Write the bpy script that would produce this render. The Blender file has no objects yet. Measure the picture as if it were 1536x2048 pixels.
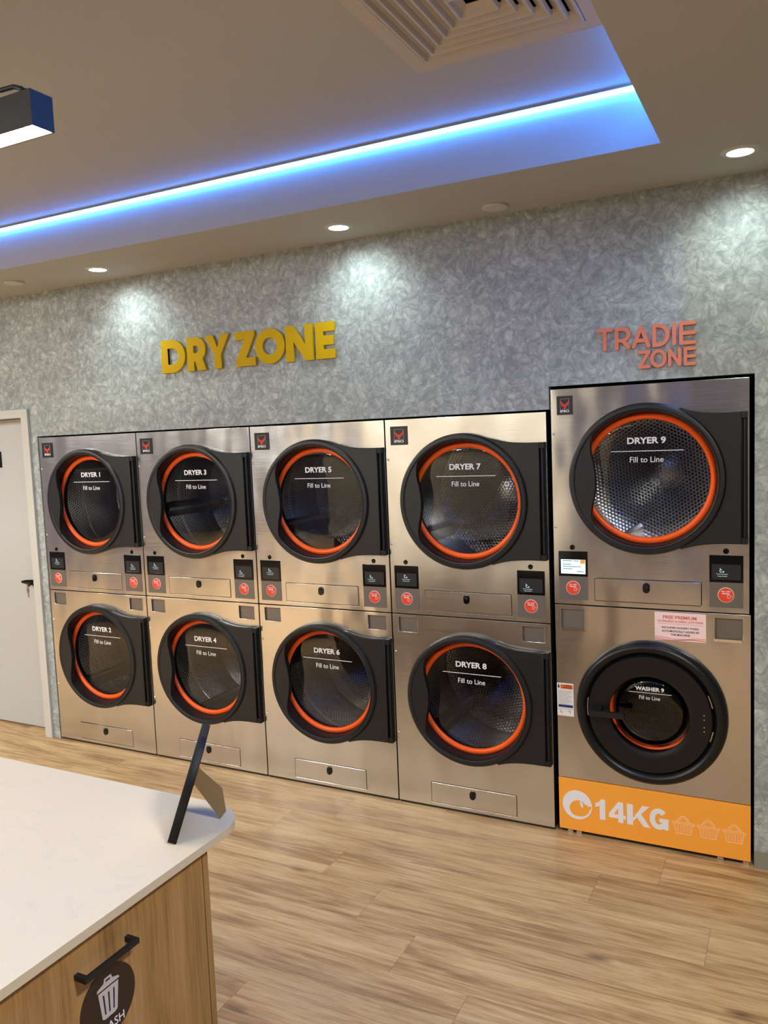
import bpy, bmesh, math, random
from mathutils import Matrix, Vector
random.seed(7)
sc = bpy.context.scene
C = sc.collection

# ------------------------------------------------------------------ camera
cam = bpy.data.objects.new('camera', bpy.data.cameras.new('camera')); C.objects.link(cam)
YAW, PITCH, ROLL = -0.4736791, -0.0903662, -0.0400202
fw = Vector((math.sin(YAW)*math.cos(PITCH), math.cos(YAW)*math.cos(PITCH), math.sin(PITCH)))
rt = Vector((math.cos(YAW), -math.sin(YAW), 0)); up = rt.cross(fw)
r2 = math.cos(ROLL)*rt + math.sin(ROLL)*up; u2 = -math.sin(ROLL)*rt + math.cos(ROLL)*up
mw = Matrix((r2, u2, -fw)).transposed().to_4x4(); mw.translation = (4.22518, -3.55416, 1.84274)
cam.matrix_world = mw
cam.data.sensor_fit = 'VERTICAL'; cam.data.sensor_height = 36; cam.data.lens = 1622.69/2048*36
cam.data.clip_start = 0.05
sc.camera = cam

# ------------------------------------------------------------------ light & exposure
sc.view_settings.view_transform = 'Standard'; sc.view_settings.look = 'None'
sc.view_settings.gamma = 1; sc.view_settings.exposure = 1.08
sc.view_settings.use_curve_mapping = False
w = bpy.data.worlds.new('world'); sc.world = w; w.use_nodes = True
w.node_tree.nodes['Background'].inputs[0].default_value = (.95, .97, 1, 1)
w.node_tree.nodes['Background'].inputs[1].default_value = 0.06
STRIP = 20.0        # blue strip
PENDANT = 16.0      # warm linear pendants
SPOT = 5.6         # downlights by the wall
FILL = 74.0         # added unseen fill lamps
def add_light(name, kind, loc, rot=(0, 0, 0), **kw):
    l = bpy.data.lights.new(name, kind); o = bpy.data.objects.new(name, l); C.objects.link(o)
    o.location = loc; o.rotation_euler = rot
    for k, v in kw.items(): setattr(l, k, v)
    return o

# ------------------------------------------------------------------ materials
def srgb(r, g, b):
    f = lambda c: ((c/255+.055)/1.055)**2.4 if c > 10 else c/255/12.92
    return (f(r), f(g), f(b), 1)
def mat(name, col, rough=.5, metal=0, spec=.5, **kw):
    m = bpy.data.materials.new(name); m.use_nodes = True
    p = m.node_tree.nodes['Principled BSDF']
    p.inputs['Base Color'].default_value = col; p.inputs['Roughness'].default_value = rough
    p.inputs['Metallic'].default_value = metal; p.inputs['Specular IOR Level'].default_value = spec
    for k, v in kw.items(): p.inputs[k].default_value = v
    return m
class NT:
    def __init__(s, m): s.t = m.node_tree; s.p = s.t.nodes.get('Principled BSDF')
    def n(s, typ, **kw):
        x = s.t.nodes.new(typ)
        for k, v in kw.items():
            if k.startswith('_'): setattr(x, k[1:], v)
            else: x.inputs[k.replace('__', ' ')].default_value = v
        return x
    def l(s, a, b): s.t.links.new(a, b)
    def math(s, op, a, b=None, c=None):
        x = s.t.nodes.new('ShaderNodeMath'); x.operation = op
        for i, v in enumerate((a, b, c)):
            if v is None: continue
            if isinstance(v, (int, float)): x.inputs[i].default_value = v
            else: s.l(v, x.inputs[i])
        return x.outputs[0]
    def ramp(s, fac, stops):
        r = s.t.nodes.new('ShaderNodeValToRGB'); e = r.color_ramp.elements
        while len(e) < len(stops): e.new(.5)
        for i, (p, c) in enumerate(stops): e[i].position = p; e[i].color = c
        s.l(fac, r.inputs[0]); return r.outputs[0]
    def noise(s, vec, scale, detail=3, rough=.5, dist=0, out='Fac'):
        x = s.n('ShaderNodeTexNoise', Scale=scale, Detail=detail, Roughness=rough, Distortion=dist)
        if vec is not None: s.l(vec, x.inputs['Vector'])
        return x.outputs[out]
    def vmap(s, vec, scale=(1, 1, 1), loc=(0, 0, 0), rot=(0, 0, 0)):
        x = s.n('ShaderNodeMapping'); x.inputs['Scale'].default_value = scale
        x.inputs['Location'].default_value = loc; x.inputs['Rotation'].default_value = rot
        s.l(vec, x.inputs['Vector']); return x.outputs[0]
    def bump(s, h, strength, dist, normal=None):
        x = s.n('ShaderNodeBump', Strength=strength, Distance=dist); s.l(h, x.inputs['Height'])
        if normal is not None: s.l(normal, x.inputs['Normal'])
        return x.outputs[0]
    def mixc(s, fac, a, b, mode='MIX'):
        x = s.t.nodes.new('ShaderNodeMix'); x.data_type = 'RGBA'; x.blend_type = mode
        for i, v in ((0, fac), (6, a), (7, b)):
            if isinstance(v, (int, float, tuple)): x.inputs[i].default_value = v
            else: s.l(v, x.inputs[i])
        return x.outputs[2]

# steel fronts: brushed sheet with slight waves in it
def steel(name, col, rough, wav, seed=0):
    m = mat(name, col, rough, 1); t = NT(m)
    g = t.n('ShaderNodeNewGeometry').outputs['Position']
    wv = t.noise(t.vmap(g, (1.5, 1, .55), (seed, 0, seed)), 1.7, 2, .45)
    wv2 = t.noise(t.vmap(g, (1, 1, .7)), 7, 1, .4)
    h = t.math('ADD', wv, t.math('MULTIPLY', wv2, .10))
    b1 = t.bump(h, 1.0, wav)
    br = t.noise(t.vmap(g, (5, 5, 260)), 1.0, 2, .5)
    b2 = t.bump(br, .06, .0003, b1)
    t.l(b2, t.p.inputs['Normal'])
    t.l(t.math('ADD', t.math('MULTIPLY', br, .12), rough-.06), t.p.inputs['Roughness'])
    t.p.inputs['Anisotropic'].default_value = .6
    cx = t.n('ShaderNodeCombineXYZ'); cx.inputs[2].default_value = 1; t.l(cx.outputs[0], t.p.inputs['Tangent'])
    return m
M = {}
M['steel'] = steel('steel', (.66, .65, .63, 1), .225, .030)
M['steel_flat'] = mat('steel_flat', (.62, .60, .57, 1), .35, 1)
M['pocket'] = mat('pocket', srgb(128, 122, 116), .42, .6)
M['casing'] = mat('casing', srgb(28, 28, 30), .6)
M['chrome'] = mat('chrome', (.82, .82, .8, 1), .18, 1)
M['black'] = mat('black_plastic', srgb(25, 26, 29), .42, 0, .45)
M['black_soft'] = mat('black_soft', srgb(22, 22, 24), .5, 0, .4)
M['black_gloss'] = mat('black_gloss', srgb(8, 8, 9), .12, 0, .5)
M['washer_black'] = mat('washer_black', srgb(17, 17, 19), .36, 0, .4)
M['orange'] = mat('orange_ring', srgb(255, 96, 22), .35, 0, .4)
M['white_vinyl'] = mat('white_vinyl', srgb(236, 236, 238), .5)
M['red'] = mat('red_print', srgb(232, 62, 44), .45)
M['badge_red'] = mat('badge_red', srgb(236, 74, 48), .4)
M['badge_rim'] = mat('badge_rim', srgb(240, 226, 222), .4)
M['badge_black'] = mat('badge_black', srgb(30, 30, 32), .35)
M['grey_line'] = mat('grey_line', srgb(140, 146, 150), .4)
M['screw'] = mat('screw_steel', (.7, .7, .68, 1), .25, 1)
M['panel_grey'] = mat('panel_grey', srgb(120, 115, 109), .45, .5)
M['screen_dark'] = mat('screen_dark', srgb(44, 46, 50), .25)
M['orange_panel'] = mat('orange_panel', srgb(255, 170, 60), .4)
M['orange_vinyl'] = mat('basket_line', srgb(255, 208, 160), .5)
M['sign_yellow'] = mat('sign_yellow', srgb(206, 170, 0), .6, 0, .2)
M['sign_coral'] = mat('sign_coral', srgb(224, 132, 104), .5)
M['door_white'] = mat('door_white', srgb(182, 184, 184), .45)
M['trim_white'] = mat('trim_white', srgb(196, 196, 192), .4)
M['plaster_ceiling'] = mat('plaster_ceiling', srgb(174, 176, 174), .8, 0, .2)
M['vent_white'] = mat('vent_white', srgb(190, 182, 174), .5)
M['vent_dark'] = mat('vent_dark', srgb(16, 16, 16), .8)
M['alu'] = mat('alu', (.5, .5, .5, 1), .4, 1)
M['pend_black'] = mat('pend_black', srgb(26, 26, 28), .5)
M['skirt'] = mat('skirt', srgb(138, 136, 124), .4)
M['room_cream'] = mat('room_cream', srgb(176, 165, 142), .6)
M['room_grey'] = mat('room_grey', srgb(84, 80, 92), .6)
M['sticker_pink'] = mat('sticker_pink', srgb(250, 222, 220), .4)
M['sticker_red'] = mat('sticker_red', srgb(222, 110, 106), .5)
M['sticker_ink'] = mat('sticker_ink', srgb(60, 36, 44), .5)
M['label_white'] = mat('label_white', srgb(232, 230, 226), .5)
M['label_orange'] = mat('label_orange', srgb(222, 104, 34), .5)
M['label_blue'] = mat('label_blue', srgb(28, 42, 104), .5)
M['label_grey'] = mat('label_grey', srgb(168, 168, 168), .5)
M['cardboard'] = mat('cardboard', srgb(140, 116, 80), .8)
M['frame_black'] = mat('frame_black', srgb(20, 19, 19), .55, 0, .3)
M['disc_brown'] = mat('disc_brown', srgb(38, 22, 22), .4)
M['disc_grey'] = mat('disc_grey', srgb(188, 184, 192), .5)
M['paper'] = mat('paper', srgb(226, 226, 224), .5)
M['key'] = mat('key_metal', (.55, .52, .46, 1), .3, 1)
M['light_block'] = mat('gap_dark', srgb(26, 22, 20), .8)
def emis(name, col, st):
    m = bpy.data.materials.new(name); m.use_nodes = True; t = m.node_tree; t.nodes.clear()
    e = t.nodes.new('ShaderNodeEmission'); o = t.nodes.new('ShaderNodeOutputMaterial')
    e.inputs[0].default_value = col; e.inputs[1].default_value = st; t.links.new(e.outputs[0], o.inputs[0]); return m
M['strip'] = emis('strip_light', (.032, .25, 1, 1), STRIP*2.6)
M['pend_light'] = emis('pendant_light', (1, .87, .67, 1), PENDANT)
M['disc_light'] = emis('downlight_light', (1, .96, .88, 1), 7)
M['screen_on'] = emis('screen_on', srgb(196, 238, 238), .85)
M['screen_orange'] = emis('screen_orange', srgb(255, 120, 50), .9)
M['screen_text'] = emis('screen_text', srgb(200, 225, 225), .6)

# door glass: tinted see-through pane with a real surface reflection
def glass(name, tint, rough=.0, ior=1.5):
    m = bpy.data.materials.new(name); m.use_nodes = True; t = m.node_tree; t.nodes.clear()
    tr = t.nodes.new('ShaderNodeBsdfTransparent'); tr.inputs[0].default_value = tint
    gl = t.nodes.new('ShaderNodeBsdfGlossy'); gl.inputs['Roughness'].default_value = rough
    fr = t.nodes.new('ShaderNodeFresnel'); fr.inputs[0].default_value = ior
    mx = t.nodes.new('ShaderNodeMixShader'); o = t.nodes.new('ShaderNodeOutputMaterial')
    t.links.new(fr.outputs[0], mx.inputs[0]); t.links.new(tr.outputs[0], mx.inputs[1]); t.links.new(gl.outputs[0], mx.inputs[2])
    t.links.new(mx.outputs[0], o.inputs[0]); return m
M['glass'] = glass('door_glass', (.78, .79, .80, 1), .0, 1.6)
M['glass_washer'] = glass('washer_glass', (.62, .60, .56, 1), .02, 1.6)

def drum_mat(name, back):
    m = mat(name, (.60, .60, .61, 1), .24, 1); t = NT(m)
    co = t.n('ShaderNodeTexCoord').outputs['Object']; s = t.n('ShaderNodeSeparateXYZ'); t.l(co, s.inputs[0])
    x, y, z = s.outputs
    if back: u = t.math('DIVIDE', x, .0175); v = t.math('DIVIDE', z, .0152)
    else: u = t.math('MULTIPLY', t.math('ARCTAN2', x, z), .36/.0175*.9947); v = t.math('DIVIDE', y, .0152)
    row = t.math('FLOOR', v)
    u = t.math('ADD', u, t.math('MULTIPLY', t.math('MODULO', t.math('ABSOLUTE', row), 2), .5))
    du = t.math('SUBTRACT', t.math('FRACT', t.math('ADD', u, 100)), .5)
    dv = t.math('MULTIPLY', t.math('SUBTRACT', t.math('FRACT', t.math('ADD', v, 100)), .5), .87)
    d = t.math('SQRT', t.math('ADD', t.math('MULTIPLY', du, du), t.math('MULTIPLY', dv, dv)))
    hole = t.math('LESS_THAN', d, .29)
    if back:
        rr = t.math('SQRT', t.math('ADD', t.math('MULTIPLY', x, x), t.math('MULTIPLY', z, z)))
        hole = t.math('MULTIPLY', hole, t.math('MULTIPLY', t.math('LESS_THAN', rr, .31), t.math('GREATER_THAN', rr, .085)))
    else:
        bandm = t.math('MULTIPLY', t.math('GREATER_THAN', y, .10), t.math('LESS_THAN', y, .50))
        seam = t.math('GREATER_THAN', t.math('ABSOLUTE', t.math('SUBTRACT', y, .29)), .018)
        hole = t.math('MULTIPLY', hole, t.math('MULTIPLY', bandm, seam))
    t.l(t.mixc(hole, (.60, .60, .61, 1), (.006, .006, .007, 1)), t.p.inputs['Base Color'])
    t.l(t.math('SUBTRACT', 1, hole), t.p.inputs['Metallic'])
    dent = t.math('MULTIPLY', d, -1)
    t.l(t.bump(t.math('MAXIMUM', dent, -.42), .5, .004), t.p.inputs['Normal'])
    return m
M['drum_wall'] = drum_mat('drum_wall', False); M['drum_back'] = drum_mat('drum_back', True)
M['drum_plain'] = mat('drum_plain', (.55, .55, .56, 1), .3, 1)

# venetian plaster wall
def plaster():
    m = mat('polished_plaster', (.4, .4, .4, 1), .42, 0, .55); t = NT(m)
    g = t.n('ShaderNodeNewGeometry').outputs['Position']
    warp = t.noise(g, 7, 3, .55, 0, 'Color')
    wv = t.n('ShaderNodeVectorMath', _operation='MULTIPLY_ADD'); t.l(warp, wv.inputs[0]); wv.inputs[1].default_value = (.16, .16, .16); t.l(g, wv.inputs[2])
    vo = t.n('ShaderNodeTexVoronoi', Scale=30.0); vo.feature = 'F1'; vo.distance = 'EUCLIDEAN'; t.l(wv.outputs[0], vo.inputs['Vector'])
    sepc = t.n('ShaderNodeSeparateColor'); t.l(vo.outputs['Color'], sepc.inputs[0])
    n1 = t.noise(wv.outputs[0], 17, 4, .58, 3.2)
    n2 = t.noise(g, 3.2, 3, .5)
    n3 = t.noise(wv.outputs[0], 70, 3, .6, 1.0)
    f = t.math('ADD', t.math('MULTIPLY', sepc.outputs[0], .20), t.math('MULTIPLY', n1, 1.0))
    f = t.math('ADD', f, t.math('MULTIPLY', vo.outputs['Distance'], -.35))
    f = t.math('ADD', f, t.math('MULTIPLY', t.math('SUBTRACT', n2, .5), .35))
    f = t.math('ADD', f, t.math('MULTIPLY', t.math('SUBTRACT', n3, .5), .30))
    col = t.ramp(f, [(.22, srgb(136, 145, 146)), (.46, srgb(160, 169, 169)), (.62, srgb(178, 187, 186)), (.85, srgb(204, 212, 209))])
    t.l(col, t.p.inputs['Base Color'])
    t.l(t.math('SUBTRACT', .62, t.math('MULTIPLY', f, .3)), t.p.inputs['Roughness'])
    t.l(t.bump(f, .22, .004), t.p.inputs['Normal'])
    return m
M['plaster'] = plaster()

def floor_mat():
    m = mat('oak_planks', (.4, .28, .18, 1), .42, 0, .4); t = NT(m)
    g = t.n('ShaderNodeNewGeometry').outputs['Position']
    a = t.n('ShaderNodeAttribute'); a.attribute_name = 'plank'
    sp = t.n('ShaderNodeSeparateColor'); t.l(a.outputs['Color'], sp.inputs[0])
    off = t.n('ShaderNodeCombineXYZ'); t.l(t.math('MULTIPLY', sp.outputs[0], 37), off.inputs[0]); t.l(t.math('MULTIPLY', sp.outputs[1], 19), off.inputs[1]); t.l(t.math('MULTIPLY', sp.outputs[2], 11), off.inputs[2])
    ad = t.n('ShaderNodeVectorMath', _operation='ADD'); t.l(g, ad.inputs[0]); t.l(off.outputs[0], ad.inputs[1]); v = ad.outputs[0]
    big = t.noise(t.vmap(v, (.9, 7, 1)), 1.6, 4, .6, .6)
    grain = t.noise(t.vmap(v, (3.2, 60, 1)), 1.0, 5, .65, .4)
    fine = t.noise(t.vmap(v, (9, 210, 1)), 1.0, 3, .6)
    f = t.math('ADD', t.math('MULTIPLY', big, .62), t.math('MULTIPLY', grain, .48))
    col = t.ramp(f, [(.34, srgb(134, 100, 68)), (.47, srgb(176, 141, 99)), (.56, srgb(203, 169, 123)), (.66, srgb(217, 187, 140)), (.80, srgb(225, 198, 154))])
    # knots
    vk = t.n('ShaderNodeTexVoronoi', Scale=1.0); t.l(t.vmap(v, (1.7, 4.6, 1)), vk.inputs['Vector'])
    kn = t.math('SUBTRACT', 1, t.math('MULTIPLY', vk.outputs['Distance'], 9)); kn = t.math('MAXIMUM', kn, 0)
    col = t.mixc(t.math('MULTIPLY', kn, .9), col, srgb(78, 52, 38))
    fg = t.ramp(fine, [(.30, (.72, .70, .68, 1)), (.52, (1, 1, 1, 1))])
    col = t.mixc(.75, col, fg, 'MULTIPLY')
    tone = t.ramp(sp.outputs[1], [(0, (.84, .78, .72, 1)), (.5, (1, .97, .92, 1)), (1, (1.0, 1.0, .96, 1))])
    col = t.mixc(1.0, col, tone, 'MULTIPLY')
    t.l(col, t.p.inputs['Base Color'])
    t.l(t.bump(t.math('ADD', f, t.math('MULTIPLY', fine, .4)), .12, .002), t.p.inputs['Normal'])
    return m
M['floor'] = floor_mat()

def quartz():
    m = mat('white_quartz', srgb(200, 196, 190), .38, 0, .3); t = NT(m)
    g = t.n('ShaderNodeNewGeometry').outputs['Position']
    n1 = t.noise(t.vmap(g, (1, 2.2, 1), rot=(0, 0, .5)), 3.2, 6, .62, 2.2)
    vein = t.math('SUBTRACT', 1, t.math('MINIMUM', t.math('MULTIPLY', t.math('ABSOLUTE', t.math('SUBTRACT', n1, .5)), 34), 1))
    msk = t.math('GREATER_THAN', t.noise(g, 6, 3, .5), .56)
    sft = t.noise(g, 1.6, 3, .5)
    c = t.mixc(t.math('MULTIPLY', sft, .25), srgb(204, 191, 164), srgb(190, 179, 156))
    c = t.mixc(t.math('MULTIPLY', t.math('MULTIPLY', vein, msk), .13), c, srgb(150, 146, 146))
    t.l(c, t.p.inputs['Base Color']); return m
M['quartz'] = quartz()

def oak_ply():
    m = mat('oak_cabinet', (.3, .2, .1, 1), .5, 0, .35); t = NT(m)
    g = t.n('ShaderNodeNewGeometry').outputs['Position']
    n1 = t.noise(t.vmap(g, (26, 26, 1.6)), 1.0, 4, .6, .8)
    n2 = t.noise(t.vmap(g, (150, 150, 5)), 1.0, 3, .6, .2)
    n3 = t.noise(t.vmap(g, (5, 5, .9)), 1.0, 3, .6, 1.5)
    f = t.math('ADD', t.math('MULTIPLY', n1, .45), t.math('ADD', t.math('MULTIPLY', n2, .3), t.math('MULTIPLY', n3, .3)))
    t.l(t.ramp(f, [(.36, srgb(122, 88, 50)), (.52, srgb(158, 122, 76)), (.68, srgb(178, 142, 94))]), t.p.inputs['Base Color'])
    t.l(t.bump(n2, .1, .001), t.p.inputs['Normal']); return m
M['oak'] = oak_ply()

# ------------------------------------------------------------------ mesh helpers
IDM = Matrix.Identity(4)
RX = Matrix.Rotation(math.pi/2, 4, 'X')                 # (x,y,z)->(x,-z,y): flat shape faces -y
def mesh_obj(name, me, m, parent=None, loc=(0, 0, 0)):
    o = bpy.data.objects.new(name, me); C.objects.link(o); o.parent = parent; o.location = loc
    if m is not None and len(me.materials) == 0: me.materials.append(M[m] if isinstance(m, str) else m)
    return o
def B_(): return bmesh.new()
def fin(bm, smooth=False, bevel=0, seg=2):
    if bevel:
        es = [e for e in bm.edges if len(e.link_faces) == 2 and e.calc_face_angle(0) > .6]
        bmesh.ops.bevel(bm, geom=es, offset=bevel, segments=seg, affect='EDGES', profile=.5)
    bmesh.ops.recalc_face_normals(bm, faces=bm.faces)
    me = bpy.data.meshes.new('m'); bm.to_mesh(me); bm.free()
    if smooth: me.shade_smooth(); smooth_angle(me)
    return me
def smooth_angle(me, a=.7):
    bm = bmesh.new(); bm.from_mesh(me)
    for e in bm.edges: e.smooth = not (len(e.link_faces) == 2 and e.calc_face_angle(0) > a)
    bm.to_mesh(me); bm.free()
def box(bm, x0, x1, y0, y1, z0, z1, mtx=IDM):
    v = [bm.verts.new(mtx @ Vector(p)) for p in ((x0,y0,z0),(x1,y0,z0),(x1,y1,z0),(x0,y1,z0),(x0,y0,z1),(x1,y0,z1),(x1,y1,z1),(x0,y1,z1))]
    for f in ((0,3,2,1),(4,5,6,7),(0,1,5,4),(1,2,6,5),(2,3,7,6),(3,0,4,7)): bm.faces.new([v[i] for i in f])
def boxm(x0, x1, y0, y1, z0, z1, bevel=0, seg=2):
    bm = B_(); box(bm, x0, x1, y0, y1, z0, z1); return fin(bm, bool(bevel), bevel, seg)
def prism(bm, pts, y0, y1):
    """polygon (x,z) list between planes y0 (front) and y1"""
    a = [bm.verts.new((x, y0, z)) for x, z in pts]; b = [bm.verts.new((x, y1, z)) for x, z in pts]; n = len(pts)
    bm.faces.new(a); bm.faces.new(b[::-1])
    for i in range(n): bm.faces.new((a[i], b[i], b[(i+1) % n], a[(i+1) % n]))
def lathe(bm, prof, cx=0, cz=0, n=96, a0=0, a1=2*math.pi):
    """revolve (r, y) profile about the y axis through (cx, cz)"""
    full = abs(a1-a0-2*math.pi) < 1e-6; k = n if full else n+1; rings = []
    for i in range(k):
        a = a0+(a1-a0)*i/n
        rings.append([bm.verts.new((cx+r*math.sin(a), y, cz+r*math.cos(a))) for r, y in prof])
    for i in range(n if full else n):
        A, Bq = rings[i], rings[(i+1) % k]
        for j in range(len(prof)-1):
            bm.faces.new((A[j], A[j+1], Bq[j+1], Bq[j]))
    bmesh.ops.remove_doubles(bm, verts=bm.verts, dist=1e-6)
def lathem(prof, cx=0, cz=0, n=96, **k):
    bm = B_(); lathe(bm, prof, cx, cz, n, **k); return fin(bm, True)
def disc(bm, cx, cz, r, y0, y1, n=40):
    prism(bm, [(cx+r*math.cos(2*math.pi*i/n), cz+r*math.sin(2*math.pi*i/n)) for i in range(n)], y0, y1)
def strip(bm, pts, wd, y0, y1, closed=False, cap='butt'):
    """mitred flat stroke of width wd"""
    P = [Vector(p) for p in pts]; n = len(P); L = []; R = []
    for i in range(n):
        if closed: d0 = (P[i]-P[i-1]).normalized(); d1 = (P[(i+1) % n]-P[i]).normalized()
        else:
            d0 = (P[i]-P[i-1]).normalized() if i else (P[1]-P[0]).normalized()
            d1 = (P[i+1]-P[i]).normalized() if i < n-1 else d0
        t = (d0+d1).normalized(); nn = Vector((-t.y, t.x)); k = wd/2/max(.35, nn.dot(Vector((-d1.y, d1.x))))
        L.append(P[i]+nn*k); R.append(P[i]-nn*k)
    A = [[bm.verts.new((p.x, y, p.y)) for p in S] for S in (L, R) for y in (y0, y1)]
    lf, lb, rf, rb = A
    for i in range(n if closed else n-1):
        j = (i+1) % n
        for q in ((lf[i], rf[i], rf[j], lf[j]), (lb[i], lb[j], rb[j], rb[i]), (lf[i], lf[j], lb[j], lb[i]), (rf[i], rb[i], rb[j], rf[j])): bm.faces.new(q)
    if not closed:
        bm.faces.new((lf[0], lb[0], rb[0], rf[0])); bm.faces.new((lf[-1], rf[-1], rb[-1], lb[-1]))
        if cap == 'round':
            for p in (P[0], P[-1]): disc(bm, p.x, p.y, wd/2, y0+.00006, y1, 20)
def arc(cx, cz, rx, rz, a0, a1, n=20):
    return [(cx+rx*math.cos(math.radians(a0+(a1-a0)*i/n)), cz+rz*math.sin(math.radians(a0+(a1-a0)*i/n))) for i in range(n+1)]
def tube(bm, pts, r, n=10, caps=True):
    P = [Vector(p) for p in pts]; rings = []; ref = Vector((0, 0, 1))
    for i, p in enumerate(P):
        d = (P[min(i+1, len(P)-1)]-P[max(i-1, 0)]).normalized()
        a = d.cross(ref); a = a.normalized() if a.length > 1e-3 else d.cross(Vector((1, 0, 0))).normalized(); b = d.cross(a)
        rings.append([bm.verts.new(p+r*(math.cos(2*math.pi*k/n)*a+math.sin(2*math.pi*k/n)*b)) for k in range(n)])
    for A, Bq in zip(rings, rings[1:]):
        for k in range(n): bm.faces.new((A[k], A[(k+1) % n], Bq[(k+1) % n], Bq[k]))
    if caps: bm.faces.new(rings[0][::-1]); bm.faces.new(rings[-1])
def rrect(x0, x1, z0, z1, r=0, n=5):
    if r <= 0: return [(x0, z0), (x1, z0), (x1, z1), (x0, z1)]
    out = []
    for cx, cz, a in ((x1-r, z0+r, -90), (x1-r, z1-r, 0), (x0+r, z1-r, 90), (x0+r, z0+r, 180)):
        out += [(cx+r*math.cos(math.radians(a+90*i/n)), cz+r*math.sin(math.radians(a+90*i/n))) for i in range(n+1)]
    return out
def circ(cx, cz, r, n=72): return [(cx+r*math.cos(2*math.pi*i/n), cz+r*math.sin(2*math.pi*i/n)) for i in range(n)]
def shape(loops, y, th, bev=0):
    """flat plate with holes (even-odd loops in x,z), front face at y, facing -y"""
    cu = bpy.data.curves.new('c', 'CURVE'); cu.dimensions = '2D'; cu.fill_mode = 'BOTH'
    cu.extrude = th/2-bev; cu.bevel_depth = bev; cu.bevel_resolution = 1; cu.offset = -bev
    for lp in loops:
        s = cu.splines.new('POLY'); s.points.add(len(lp)-1); s.use_cyclic_u = True
        for i, (a, b) in enumerate(lp): s.points[i].co = (a, b, 0, 1)
    return from_curve(cu, y, th)
def from_curve(cu, y, th):
    o = bpy.data.objects.new('tmp', cu); C.objects.link(o)
    dg = bpy.context.evaluated_depsgraph_get(); me = bpy.data.meshes.new_from_object(o.evaluated_get(dg))
    me.transform(Matrix.Translation((0, y+th/2, 0)) @ RX); me.materials.clear()
    bpy.data.objects.remove(o); return me
def text(body, x0, x1, z0, z1, y, th=.0008, bold=0., spacing=1., fit=True):
    """built-in typeface fitted into the box x0..x1, z0..z1 (None keeps the aspect)"""
    cu = bpy.data.curves.new('t', 'FONT'); cu.body = body; cu.size = 1; cu.offset = bold; cu.extrude = .001; cu.resolution_u = 4
    cu.space_character = spacing
    me = from_curve(cu, 0, .002)
    xs = [v.co.x for v in me.vertices]; zs = [v.co.z for v in me.vertices]; ys = [v.co.y for v in me.vertices]
    sz = (z1-z0)/(max(zs)-min(zs)); sx = (x1-x0)/(max(xs)-min(xs)) if x1 is not None else sz
    yr = max(ys)-min(ys)
    for v in me.vertices:
        v.co = (x0+(v.co.x-min(xs))*sx, y+(v.co.y-min(ys))/yr*th, z0+(v.co.z-min(zs))*sz)
    return me
def join(*mes):
    bm = bmesh.new()
    for m_ in mes: bm.from_mesh(m_)
    me = bpy.data.meshes.new('j'); bm.to_mesh(me); bm.free(); return me
def thing(name, label, cat, loc=(0, 0, 0), rz=0, group=None):
    o = bpy.data.objects.new(name, None); C.objects.link(o); o.location = loc; o.rotation_euler = (0, 0, rz)
    o.empty_display_size = .1; o['label'] = label; o['category'] = cat
    if group: o['group'] = group
    return o
def tag(o, label, cat, group=None):
    o['label'] = label; o['category'] = cat
    if group: o['group'] = group
    return o
def struct(name, me, m):
    o = mesh_obj(name, me, m); o['kind'] = 'structure'; return o

# ------------------------------------------------------------------ setting
ZC, ZU = 2.813, 3.022            # soffit and raised ceiling
XL, XR, YF = -4.2, 6.2, -6.2
XS, YS = 3.80, -0.535            # corner of the raised field
PITCHX = .808
# floor: planks running along x
def build_floor():
    bm = B_(); lay = bm.loops.layers.float_color.new('plank')
    rng = random.Random(3); rowh = .2295; known = {0: 3.73, 1: 3.50, 2: 3.948, 3: 2.712, 4: 2.97, 5: 3.264}
    k = -2
    while True:
        y1 = -.06-rowh*k; y0 = y1-rowh
        if y1 < YF: break
        xb = known.get(k, rng.uniform(0, 1.53)); x = xb-math.ceil((xb-XL)/1.53)*1.53
        while x < XR:
            col = (rng.random(), rng.random(), rng.random(), 1); g = .0005
            vs = [bm.verts.new(p) for p in ((x+g, y0+g, 0), (x+1.53-g, y0+g, 0), (x+1.53-g, y1-g, 0), (x+g, y1-g, 0))]
            f = bm.faces.new(vs)
            for l_ in f.loops: l_[lay] = col
            x += 1.53
        k += 1
    me = bpy.data.meshes.new('floor'); bm.to_mesh(me); bm.free(); me.materials.append(M['floor'])
    bm = bmesh.new(); bm.from_mesh(me); n0 = len(bm.faces)
    box(bm, XL, XR, YF, 1.3, -.06, -.0015)
    for i, f in enumerate(bm.faces): f.material_index = 0 if i < n0 else 1
    bm.to_mesh(me); bm.free(); me.materials.append(mat('floor_joint', srgb(96, 66, 46), .7))
    return me
struct('floor', build_floor(), None)
# back wall with the machine recess, doorway on the left
bm = B_(); T = .10
X1, X2, X3 = -.006, 3.243, 4.071
box(bm, -1.0, X1, 0, T, 2.114, ZC)                    # over the doorway
box(bm, XL, -1.0, 0, T, 0, ZC)
box(bm, -.066, X1, 0, T, 0, 2.114)                   # strip between doorway and dryers
box(bm, X1, X2, 0, T, 1.941, ZC)
box(bm, X2, X3, 0, T, 2.041, ZC)
box(bm, X3, XR, 0, T, 0, ZC)
struct('wall_back', fin(bm), 'plaster')
bm = B_()                                            # unseen dark enclosure added against light leaking through the machine gaps
box(bm, X1-.1, X3+.1, 1.25, 1.3, 0, 2.6); box(bm, X1-.1, X3+.1, T, 1.3, 2.6, 2.65)
box(bm, X1-.1, X1-.05, T, 1.3, 0, 2.6); box(bm, X3+.05, X3+.1, T, 1.3, 0, 2.6)
struct('wall_light_block', fin(bm), 'light_block')
struct('wall_left', boxm(XL-.1, XL, YF, T, 0, 3.2), 'room_grey')
struct('wall_right', boxm(XR, XR+.1, YF, T, 0, 3.2), 'room_grey')
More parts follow.
